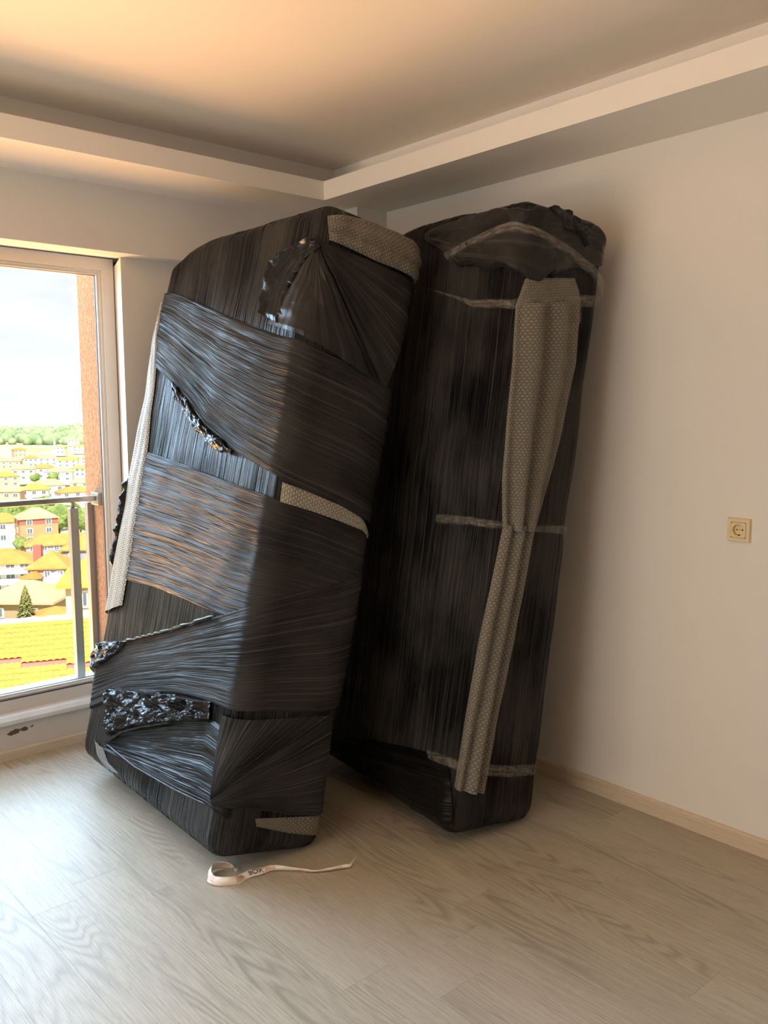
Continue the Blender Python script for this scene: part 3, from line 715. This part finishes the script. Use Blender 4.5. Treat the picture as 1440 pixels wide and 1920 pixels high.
def spline(P, n):
    P = np.array(P, float); k = len(P); t = np.linspace(0, k - 1 - 1e-6, n); i = t.astype(int); f = (t - i)[:, None]
    p0, p1, p2, p3 = P[np.clip(i - 1, 0, k - 1)], P[i], P[np.clip(i + 1, 0, k - 1)], P[np.clip(i + 2, 0, k - 1)]
    return 0.5 * (2 * p1 + (p2 - p0) * f + (2 * p0 - 5 * p1 + 4 * p2 - p3) * f ** 2 + (3 * p1 - p0 - 3 * p2 + p3) * f ** 3)
RP = spline(RB, 260)
tan = np.gradient(RP[:, :3], axis=0); tan /= np.linalg.norm(tan, axis=1, keepdims=True)
side = np.cross(np.array([0, 0, 1.0]), tan); side /= np.linalg.norm(side, axis=1, keepdims=True)
upv = np.cross(tan, side)
roll = np.radians(RP[:, 4])[:, None]
acr = side * np.cos(roll) + upv * np.sin(roll); nrm = -side * np.sin(roll) + upv * np.cos(roll)
nv = 7; vs = np.linspace(-1, 1, nv)
ln = np.concatenate([[0], np.cumsum(np.linalg.norm(np.diff(RP[:, :3], axis=0), axis=1))])
curl = 0.0022 * np.cos(vs * np.pi)
V = RP[:, None, :3] + acr[:, None, :] * (RP[:, 3][:, None] * vs[None, :])[..., None] + nrm[:, None, :] * (curl[None, :] * (1 + 0.8 * vnoise(ln * 60, ln * 0)[:, None]))[..., None]
V[..., 2] = np.maximum(V[..., 2], 0.0012)
idx = np.arange(260 * nv).reshape(260, nv)
F = np.stack([idx[:-1, :-1], idx[1:, :-1], idx[1:, 1:], idx[:-1, 1:]], -1).reshape(-1, 4)
UV = np.stack([np.repeat(ln[:, None], nv, 1), np.repeat((vs[None] + 1) / 2, 260, 0)], -1)
rib = empty('packing_ribbon', (1.41, 2.30, 0))
tag(rib, 'white printed ribbon with a loop and twisted tail lying on the floor', 'ribbon')
rs = mesh_obj('ribbon_strip', (V - np.array([1.41, 2.30, 0])).reshape(-1, 3), F, M['ribbon'], rib, True, UV.reshape(-1, 2))
sol = rs.modifiers.new('thickness', 'SOLIDIFY'); sol.thickness = 0.0006; sol.offset = 0
# the letters printed on the flat stretch
cu = bpy.data.curves.new('lettering', 'FONT'); cu.body = 'BOX'; cu.size = 0.024; cu.extrude = 0.0; cu.align_x = 'CENTER'; cu.align_y = 'CENTER'
tmp = bpy.data.objects.new('lettering', cu); C.objects.link(tmp)
me = bpy.data.meshes.new_from_object(tmp.evaluated_get(bpy.context.evaluated_depsgraph_get()))
bpy.data.objects.remove(tmp); bpy.data.curves.remove(cu)
kk = int(260 * 10.45 / (len(RB) - 1))
for v in me.vertices:
    s0 = ln[kk] + v.co.x; i = int(np.clip(np.searchsorted(ln, s0), 1, 259))
    q = RP[i, :3] + acr[i] * v.co.y + nrm[i] * (0.0022 * math.cos(v.co.y / RP[i, 3] * math.pi) + 0.0016)
    v.co = Vector(q) - Vector((1.41, 2.30, 0))
me.materials.clear(); me.materials.append(M['ink'])
o = link_obj('lettering', me, rib); tag(o, 'dark printed letters BOX')

# ------------------------------------------------------------------ the town below
M['tile'] = plain('sunlit_clay_tile', (0.62, 0.37, 0.075), 0.8, var=0.25, scale=0.9, spec=0.2)
M['tile_red'] = plain('red_clay_tile', (0.60, 0.24, 0.07), 0.8, var=0.25, scale=0.5, spec=0.2)
M['tile_pale'] = plain('faded_clay_tile', (0.62, 0.36, 0.20), 0.8, var=0.2, scale=0.5, spec=0.2)
M['underlay'] = plain('red_roof_underlay', (0.55, 0.16, 0.13), 0.8, var=0.15, scale=2)
M['ridge'] = plain('pale_ridge_mortar', (0.66, 0.52, 0.36), 0.9, var=0.2, scale=2)
def render_mat(name, c): return plain(name, c, 0.85, var=0.10, scale=0.6, spec=0.2)
M['w_brick'] = render_mat('orange_brick', (0.55, 0.27, 0.15)); M['w_white'] = render_mat('white_render', (0.72, 0.70, 0.66))
M['w_grey'] = render_mat('grey_render', (0.30, 0.30, 0.34)); M['w_brown'] = render_mat('brown_render', (0.34, 0.25, 0.15))
M['w_cream'] = render_mat('cream_render', (0.66, 0.58, 0.42)); M['w_pink'] = render_mat('pink_render', (0.60, 0.36, 0.28))
M['w_maroon'] = render_mat('maroon_band', (0.40, 0.13, 0.11))
M['pane'] = plain('dark_window_pane', (0.12, 0.15, 0.18), 0.2)
M['wframe'] = plain('white_window_surround', (0.75, 0.75, 0.74), 0.6)
M['asphalt'] = plain('pale_road', (0.42, 0.40, 0.38), 0.9)
def make_leaf(name, a, b, sc):
    t = NT(name); n = t.noise(t.coord('Object'), sc, 5, 0.7); c = t.mix(t.ramp(n, [(0.35, 0.0), (0.65, 1.0)]), a, b)
    return t.set(color=c, rough=0.9, spec=0.1, normal=t.bump(n, 0.8, 0.4))
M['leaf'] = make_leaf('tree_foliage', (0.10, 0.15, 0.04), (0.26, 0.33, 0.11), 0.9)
M['leaf_far'] = make_leaf('hazed_far_foliage', (0.15, 0.23, 0.12), (0.36, 0.44, 0.26), 0.03)  # paler than the near leaves: distance haze painted into the colour
M['needle'] = make_leaf('spruce_needles', (0.16, 0.19, 0.06), (0.34, 0.33, 0.13), 2.0)
M['bark'] = plain('bark', (0.16, 0.11, 0.07), 0.9)
def make_ground():
    t = NT('town_ground'); n = t.noise(t.coord('Object'), 0.02, 6, 0.65); n2 = t.noise(t.coord('Object'), 0.12, 4)
    c = t.mix(t.ramp(n, [(0.42, 0.0), (0.58, 1.0)]), (0.50, 0.45, 0.36), (0.24, 0.30, 0.10))
    c = t.mix(t.math('MULTIPLY', n2, 0.4), c, (0.55, 0.50, 0.42))
    return t.set(color=c, rough=0.95, spec=0.1)
M['ground'] = make_ground()
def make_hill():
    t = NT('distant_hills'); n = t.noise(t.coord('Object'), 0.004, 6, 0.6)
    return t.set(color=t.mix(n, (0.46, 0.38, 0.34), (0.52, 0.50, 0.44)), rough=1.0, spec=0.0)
M['hill'] = make_hill()

# terrain: a fan of ground falling away from the building, rising into hills at the horizon
PROF = [(5, -19), (60, -20), (80, -21), (112, -25), (170, -34), (190, -37), (260, -41), (300, -44), (350, -45.5), (480, -48.5), (700, -51), (1000, -54), (1500, -50), (2600, -40), (4200, -10), (5200, 20), (7000, -40)]
def ground_z(dist): return float(np.interp(dist, [p[0] for p in PROF], [p[1] for p in PROF]))
def fan(name, d0, d1, nd, mat, wob=0.0):
    ds = np.geomspace(d0, d1, nd); az = np.radians(np.linspace(20, 160, 120)); vs, fs = [], []
    for dd in ds:
        for a in az: vs.append((dd * math.cos(a), dd * math.sin(a), ground_z(dd) + wob * dd * float(fnoise(a * 9, dd / 900.0, 3))))
    for i in range(nd - 1):
        for j in range(119): b = i * 120 + j; fs.append((b, b + 1, b + 121, b + 120))
    return tag(mesh_obj(name, vs, fs, mat, None, True), kind='structure')
fan('ground_town', 5, 2700, 60, M['ground'])
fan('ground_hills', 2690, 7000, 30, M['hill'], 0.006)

def house(name, site, yaw, w, dp, hgt, rh, wall, roof, floors, cols, label, group=None, over=0.5, band=None, chimney=None, gable=False, win=(1.1, 1.3), sides=True, cat='house', balc=False):
    KEEP.append((site[0], site[1], 0.56 * math.hypot(w, dp)))
    e = empty(name, site, math.radians(yaw)); tag(e, label, cat, group)
    bm = bmesh.new(); add_box(bm, -w / 2, w / 2, -dp / 2, dp / 2, -2.0, hgt); bm_obj('walls', bm, wall, e)
    a, b = w / 2 + over, dp / 2 + over; rl_ = max(a - b, 0.0) if not gable else a
    z0, z1 = hgt, hgt + rh
    vs = [(-a, -b, z0), (a, -b, z0), (a, b, z0), (-a, b, z0), (-rl_, 0, z1), (rl_, 0, z1), (-a, -b, z0 - .25), (a, -b, z0 - .25), (a, b, z0 - .25), (-a, b, z0 - .25)]
    fs = [(0, 1, 5, 4), (1, 2, 5), (2, 3, 4, 5), (3, 0, 4), (0, 6, 7, 1), (1, 7, 8, 2), (2, 8, 9, 3), (3, 9, 6, 0), (9, 8, 7, 6)]
    rf = mesh_obj('roof', vs, fs, roof, e)
    if chimney:
        box('chimney', chimney - .7, chimney + .7, -.7, .7, z0 + rh * .3, z1 + 1.0, M['w_maroon'], rf)
    if band: box('wall_band', -w / 2 - .06, w / 2 + .06, -dp / 2 - .06, dp / 2 + .06, hgt - 1.9, hgt - 0.2, band, e)
    fh = hgt / floors
    key = (round(win[0], 2), round(win[1], 2))
    if key not in WM:
        bm = bmesh.new(); add_box(bm, -key[0] / 2 - .15, key[0] / 2 + .15, -.1, .1, -key[1] / 2 - .15, key[1] / 2 + .15); m1 = bpy.data.meshes.new('window'); bm.to_mesh(m1); bm.free(); m1.materials.append(M['wframe'])
        m2 = bpy.data.meshes.new('pane'); bm = bmesh.new()
        for sgn in (-1, 1): add_box(bm, sgn * key[0] / 4 - key[0] / 4 + .05, sgn * key[0] / 4 + key[0] / 4 - .05, -.13, -.08, -key[1] / 2, key[1] / 2)
        bm.to_mesh(m2); bm.free(); m2.materials.append(M['pane']); WM[key] = (m1, m2)
    def put(x, y, z, rz):
        o = link_obj('window', WM[key][0], e, (x, y, z)); o.rotation_euler = (0, 0, rz)
        link_obj('pane', WM[key][1], o)
    for f in range(floors):
        z = fh * (f + .55)
        for c in range(cols): put(-w / 2 + w * (c + .5) / cols, -dp / 2 - .04, z, 0)
        if sides:
            n = max(1, int(cols * dp / w)); 
            for c in range(n):
                put(-w / 2 - .04, -dp / 2 + dp * (c + .5) / n, z, -math.pi / 2)
        if balc:
            q = box('balcony', -w * .12, w / 2, -dp / 2 - 1.3, -dp / 2, fh * f + .1, fh * f + 1.15, M['w_white'], e)
    return e
WM = {}
KEEP = []      # (x, y, radius) of what already stands
V_ = -22   # facades roughly face this building
house('brick_house', SITES['h_brick'], V_ + 12, 11.5, 9.5, 8.2, 3.0, M['w_brick'], M['tile_pale'], 3, 2, 'orange brick house with a maroon top floor and hipped tile roof', band=M['w_maroon'], win=(1.5, 1.4))
house('hillside_house', SITES['h_left'], V_ + 10, 13, 9, 7.2, 2.6, M['w_white'], M['tile_red'], 2, 3, 'white house with orange roof left of the orange brick house', win=(1.6, 1.5))
house('long_house', SITES['h_long'], V_ + 4, 19, 8, 1.9, 2.6, M['w_grey'], M['tile_red'], 1, 6, 'long low house with a broad orange roof below the brick house', win=(1.2, 1.0))
house('apartment_block', SITES['h_flats'], V_ - 4, 13, 9, 6.3, 2.4, M['w_white'], M['tile_red'], 3, 5, 'white apartment block with stacked balconies at the left window edge', win=(1.6, 1.5), cat='building', balc=True)
vl = house('grey_villa', SITES['h_villa'], V_ - 12, 6.6, 6.6, 5.6, 2.6, M['w_grey'], M['tile_red'], 2, 3, 'grey and white villa with steep orange roofs and a red chimney', chimney=-2.3, win=(0.9, 1.2))
prism('gable_front', [(-0.3, 2.9), (3.3, 2.9), (3.5, 3.7), (1.5, 5.0), (-0.6, 3.7)], 'y', -4.4, -3.3, M['w_white'], vl)
prism('lower_storey', [(-0.3, -2), (3.3, -2), (3.3, 2.0), (-0.3, 2.0)], 'y', -4.4, -3.3, M['w_white'], vl)
prism('porch_roof', [(-4.6, 3.9), (-0.7, 3.9), (-0.7, 4.1), (-1.9, 5.2), (-4.6, 4.1)], 'y', -4.6, -2.9, M['tile_red'], vl)
prism('stair_tower', [(-4.3, -2), (-3.2, -2), (-3.2, 3.9), (-4.3, 3.9)], 'y', -4.2, -2.9, M['w_white'], vl)
house('grey_brick_house', SITES['h_gray'], V_ - 8, 8, 8, 6.2, 2.6, M['w_grey'], M['tile_red'], 2, 2, 'grey brick house with white windows behind the railing end post', win=(1.2, 1.4))
house('hip_roof_house', SITES['h_hip'], V_ - 22, 8.2, 6.8, 3.0, 1.9, M['w_brown'], M['tile_pale'], 1, 2, 'small brown house with a pale hipped roof behind the spruce', over=0.7, win=(1.0, 0.9))
house('low_roof_house', SITES['h_lowroof'], V_, 3.8, 4.0, 0.8, 0.9, M['w_cream'], M['tile_red'], 1, 2, 'low orange roof next to the spruce, above the near yellow roof', win=(0.7, 0.6), sides=False)
house('side_house', SITES['h_side'], V_ - 6, 2.6, 5.5, 4.6, 1.3, M['w_cream'], M['tile'], 2, 1, 'pale narrow house wall between the railing posts', win=(0.6, 0.8), sides=False)
walls = [M['w_pink'], M['w_cream'], M['w_white'], M['w_white'], M['w_white']]
roofs = [M['tile_pale'], M['tile'], M['tile_pale'], M['tile_red']]
def free(x, y, r): return all(math.hypot(x - a, y - b) > r + c for a, b, c in KEEP)
zones = ['in the street row just above the railing', 'in the second row above the railing', 'in the far white rows below the tree belt', 'at the foot of the green tree belt']
first = ['pink house with a pale tiled roof at the left window edge above the railing', 'cream house with a yellow roof in the middle above the railing', 'white house right of the cream house above the railing',
         'white house with a pale roof near the railing post, above the railing', 'pale house beside the ochre outer wall, above the railing']
for i, p in enumerate(ROW_HOUSES):
    dd = math.hypot(p[0], p[1])
    wd = 12 + rnd.random() * 7; dp_ = 9 + rnd.random() * 3; yw_ = rnd.uniform(-20, 20); hh = 6 + rnd.random() * 3.5; rh_ = 2.2 + rnd.random()
    if not free(p[0], p[1], 0.5 * math.hypot(wd, dp_)): continue
    lab = first[i] if i < 5 else 'pale distant house with a tiled roof ' + zones[1 if dd < 780 else 2 if dd < 1100 else 3]
    house('distant_house', (p[0], p[1], min(p[2], ground_z(dd) + 4)), V_ + yw_, wd, dp_, hh, rh_, walls[i % 5], roofs[i % 4], 2, 3,
          lab, 'distant houses of the town', sides=False, win=(2.0, 1.7))

# minaret
mn = empty('minaret', MINARET[0]); tag(mn, 'slender white minaret rising in front of the green tree belt', 'minaret')
bm = bmesh.new(); add_tube(bm, [(0, 0, -3), (0, 0, 4), (0, 0, 4.1), (0, 0, 18)], [2.2, 2.2, 1.3, 1.2], 14); bm_obj('shaft', bm, M['w_white'], mn)
bm = bmesh.new(); add_tube(bm, [(0, 0, 17.0), (0, 0, 18.2), (0, 0, 18.3), (0, 0, 19.0)], [1.2, 2.1, 2.1, 2.1], 14); bm_obj('gallery', bm, M['w_white'], mn)
bm = bmesh.new(); add_tube(bm, [(0, 0, 18.5), (0, 0, 22.5), (0, 0, 22.6), (0, 0, 29)], [1.0, 1.0, 1.3, 0.05], 14); bm_obj('spire', bm, M['w_white'], mn)

# trees
def crown_mesh(seed, lobes):
    r = random.Random(seed); bm = bmesh.new()
    for k in range(lobes):
        a = r.random() * 6.28; rr = 0.0 if k == 0 else r.uniform(.25, .5)
        res = bmesh.ops.create_icosphere(bm, subdivisions=3, radius=r.uniform(.42, .6)); cx, cy, cz = rr * math.cos(a), rr * math.sin(a), r.uniform(.5, 1.1)
        for v in res['verts']:
            n = 1 + 0.28 * float(fnoise(v.co.x * 5 + seed + k * 3, v.co.y * 5 + v.co.z * 4, 2))
            v.co = Vector((cx, cy, cz)) + v.co * n
    me = bpy.data.meshes.new('crown'); bm.to_mesh(me); bm.free(); me.materials.append(M['leaf']); return me
CR = [crown_mesh(s, 5) for s in (1, 2, 3, 4)]
bm = bmesh.new(); add_tube(bm, [(0, 0, -.6), (0, 0, .2), (.02, .01, .7)], [.07, .06, .04], 7); TR = bpy.data.meshes.new('trunk'); bm.to_mesh(TR); bm.free(); TR.materials.append(M['bark'])
for i, p in enumerate(TREES):
    dd = math.hypot(p[0], p[1]); s = rnd.uniform(4.5, 6.5) * (0.45 if dd < 240 else 1.0); rz = rnd.random() * 6; sq = rnd.uniform(.85, 1.1)
    while s > 1.2 and not free(p[0], p[1], s * 1.05): s *= 0.9
    if s <= 1.2: continue
    KEEP.append((p[0], p[1], s * 1.05))
    e = empty('tree', (p[0], p[1], min(p[2], ground_z(dd) + 3)), rz); e.scale = (s, s, s * sq)
    link_obj('crown', CR[i % 4], e); link_obj('trunk', TR, e)
    az_ = math.degrees(math.atan2(p[1], p[0]))
    lab = 'small bright green tree beside the grey villa' if dd < 240 else 'round leafy tree %s the orange brick house, below the railing' % ('left of' if az_ > 71.4 else 'directly behind' if az_ > 69.4 else 'right of') if dd < 420 else 'round leafy tree among the houses just above the railing' if dd < 560 else 'round leafy tree between the far white house rows'
    tag(e, lab, 'tree', 'trees between the houses')
# spruce beside the hipped roof
sp = empty('spruce', SITES['spruce']); tag(sp, 'pointed spruce in front of the small brown house', 'tree')
bm = bmesh.new(); add_tube(bm, [(0, 0, -1), (0, 0, 1.5), (0, 0, 3.0)], [.12, .08, .02], 7); bm_obj('trunk', bm, M['bark'], sp)
bm = bmesh.new(); r = random.Random(5)
for k in range(260):
    f = k / 260; z = 0.05 + 3.1 * f; L_ = 1.0 * (1 - f) ** 0.8 + .06; a = k * 2.4 + r.random()
    p0 = Vector((0, 0, z + .15)); p1 = Vector((math.cos(a) * L_, math.sin(a) * L_, z - .12 * L_)); sd = Vector((-math.sin(a), math.cos(a), 0)) * (.12 * L_ + .04)
    v = [bm.verts.new(q) for q in (p0, p0.lerp(p1, .6) + sd, p1, p0.lerp(p1, .6) - sd, p0.lerp(p1, .6) - Vector((0, 0, .12)))]
    bm.faces.new((v[0], v[1], v[2])); bm.faces.new((v[0], v[2], v[3])); bm.faces.new((v[1], v[4], v[2])); bm.faces.new((v[4], v[3], v[2]))
tag(bm_obj('needle_boughs', bm, M['needle'], sp), kind='stuff')
# tree belt on the plain: nobody could count it
bm = bmesh.new(); r = random.Random(9)
for k in range(900):
    a = math.radians(r.uniform(60, 84)); dd = r.uniform(1580, 2500); z = ground_z(dd); s = r.uniform(7, 15)
    res = bmesh.ops.create_icosphere(bm, subdivisions=1, radius=s)
    for v in res['verts']: v.co = Vector((dd * math.cos(a), dd * math.sin(a), z + s * .5)) + Vector((v.co.x * r.uniform(.8, 1.2), v.co.y, v.co.z * r.uniform(.7, 1.0)))
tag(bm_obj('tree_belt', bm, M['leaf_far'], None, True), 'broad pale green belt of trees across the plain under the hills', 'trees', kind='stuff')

# ------------------------------------------------------------------ the near roof just below the window
# local frame: x along the ridge, y down the slope towards this building, z off the roof plane
nr = empty('tiled_roof', (12.0, 33.9, -6.53), math.radians(V_ - 1))
tag(nr, 'sunlit yellow tiled roof with broken tile rows just below the window', 'roof')
pitch = math.radians(19)
def rpt(x, s, n=0.0): return (x, -s * math.cos(pitch) - n * math.sin(pitch), -s * math.sin(pitch) + n * math.cos(pitch))
bm = bmesh.new()
def slab(bm, x0, x1, s0, s1, n0, n1):
    v = [bm.verts.new(rpt(*q)) for q in ((x0, s0, n0), (x1, s0, n0), (x1, s1, n0), (x0, s1, n0), (x0, s0, n1), (x1, s0, n1), (x1, s1, n1), (x0, s1, n1))]
    for f in ((3, 2, 1, 0), (4, 5, 6, 7), (0, 1, 5, 4), (1, 2, 6, 5), (2, 3, 7, 6), (3, 0, 4, 7)): bm.faces.new([v[i] for i in f])
slab(bm, -9, 3.4, 0, 14, -0.25, 0.0); bm_obj('underlay', bm, M['underlay'], nr)
bm = bmesh.new(); add_prism(bm, [(-0.05, -.2), (10, -3.6), (10, -12), (-0.05, -12)], 'x', -9, 3.3); bm_obj('rear_slope', bm, M['tile_red'], nr)
bm = bmesh.new(); add_tube(bm, [(-9 + 12.4 * i / 40, 0, 0.05 + .02 * math.sin(i * 2.1)) for i in range(41)], [.15 + .02 * math.sin(i * 3) for i in range(41)], 8); bm_obj('ridge_cap', bm, M['ridge'], nr, True)
# one arched clay tile
TWd, TRow = 0.22, 0.34
def tile_verts(x, s, n=0.0):
    out = []
    for ss in (s, s + TRow * 1.12):
        for k in range(5):
            t_ = k / 4; out.append(rpt(x + TWd * t_, ss, n + 0.015 + .05 * math.sin(math.pi * t_) + (.035 if ss > s else 0)))
    return out
def tile_faces(b): return [(b + k, b + k + 1, b + 6 + k, b + 5 + k) for k in range(4)]
tm = bpy.data.meshes.new('roof_tile'); tv = tile_verts(0, 0); base_n = len(tv)
tv += [(v[0], v[1] + .015 * math.sin(pitch), v[2] - .02) for v in tv[5:]]
tm.from_pydata(tv, [], tile_faces(0) + [(5 + k, 6 + k, 11 + k, 10 + k) for k in range(4)]); tm.materials.append(M['tile'])
vs, fs = [], []; n_single = 0
rr = random.Random(3)
def gap_row(x, row):          # the strip where tiles are missing and the red underlay shows, stepping down to the right
    edge = 6.6 + math.floor((x + 1.6) / 0.8) * 0.62
    return edge <= row < edge + 1.1
for row in range(0, 40):
    s = 0.05 + row * TRow
    for c in range(int(12.3 / TWd)):
        x = -9 + c * TWd
        if gap_row(x, row): continue
        if -2.1 < x < 1.9 and row <= 15 and n_single < 295:
            o = link_obj('roof_tile', tm, nr, rpt(x, s, rr.uniform(0, .012))); o.rotation_euler = (0, 0, rr.uniform(-.02, .02)); n_single += 1
        else:
            b = len(vs); vs += tile_verts(x, s, rr.uniform(0, .012)); fs += tile_faces(b)
tag(mesh_obj('roof_tiles', vs, fs, M['tile'], nr), kind='stuff')
bm = bmesh.new(); add_box(bm, -9, 3.2, -12, -1, -16, -4.9); bm_obj('walls', bm, M['w_cream'], nr)

# parked cars on the street left of the brick house
for (dx, dy, cm, cl) in ((-9, -9, 'w_white', 'white parked car in the middle of the row beside the orange brick house'), (-13.5, -8, 'w_grey', 'grey parked car in the street beside the orange brick house'), (-4, -10.5, 'w_white', 'white parked car nearest the orange brick house')):
    b = SITES['h_brick']; e = empty('parked_car', (b[0] + dx, b[1] + dy, ground_z(math.hypot(b[0] + dx, b[1] + dy)) + .1), math.radians(V_))
    tag(e, cl, 'car', 'parked cars in the street')
    prism('car_body', [(-2.1, .3), (2.1, .3), (2.1, .85), (1.2, .95), (.7, 1.45), (-1.1, 1.45), (-1.7, .95), (-2.1, .9)], 'y', -.85, .85, M[cm], e)
    prism('car_windows', [(1.05, .95), (.63, 1.38), (-1.05, 1.38), (-1.5, .95)], 'y', -.87, .87, M['pane'], e)
    for wx in (-1.3, 1.3):
        for wy in (-.8, .8):
            bm = bmesh.new(); add_tube(bm, [(wx, wy - .1, .32), (wx, wy + .1, .32)], .32, 12); bm_obj('wheel', bm, M['dark'], e)
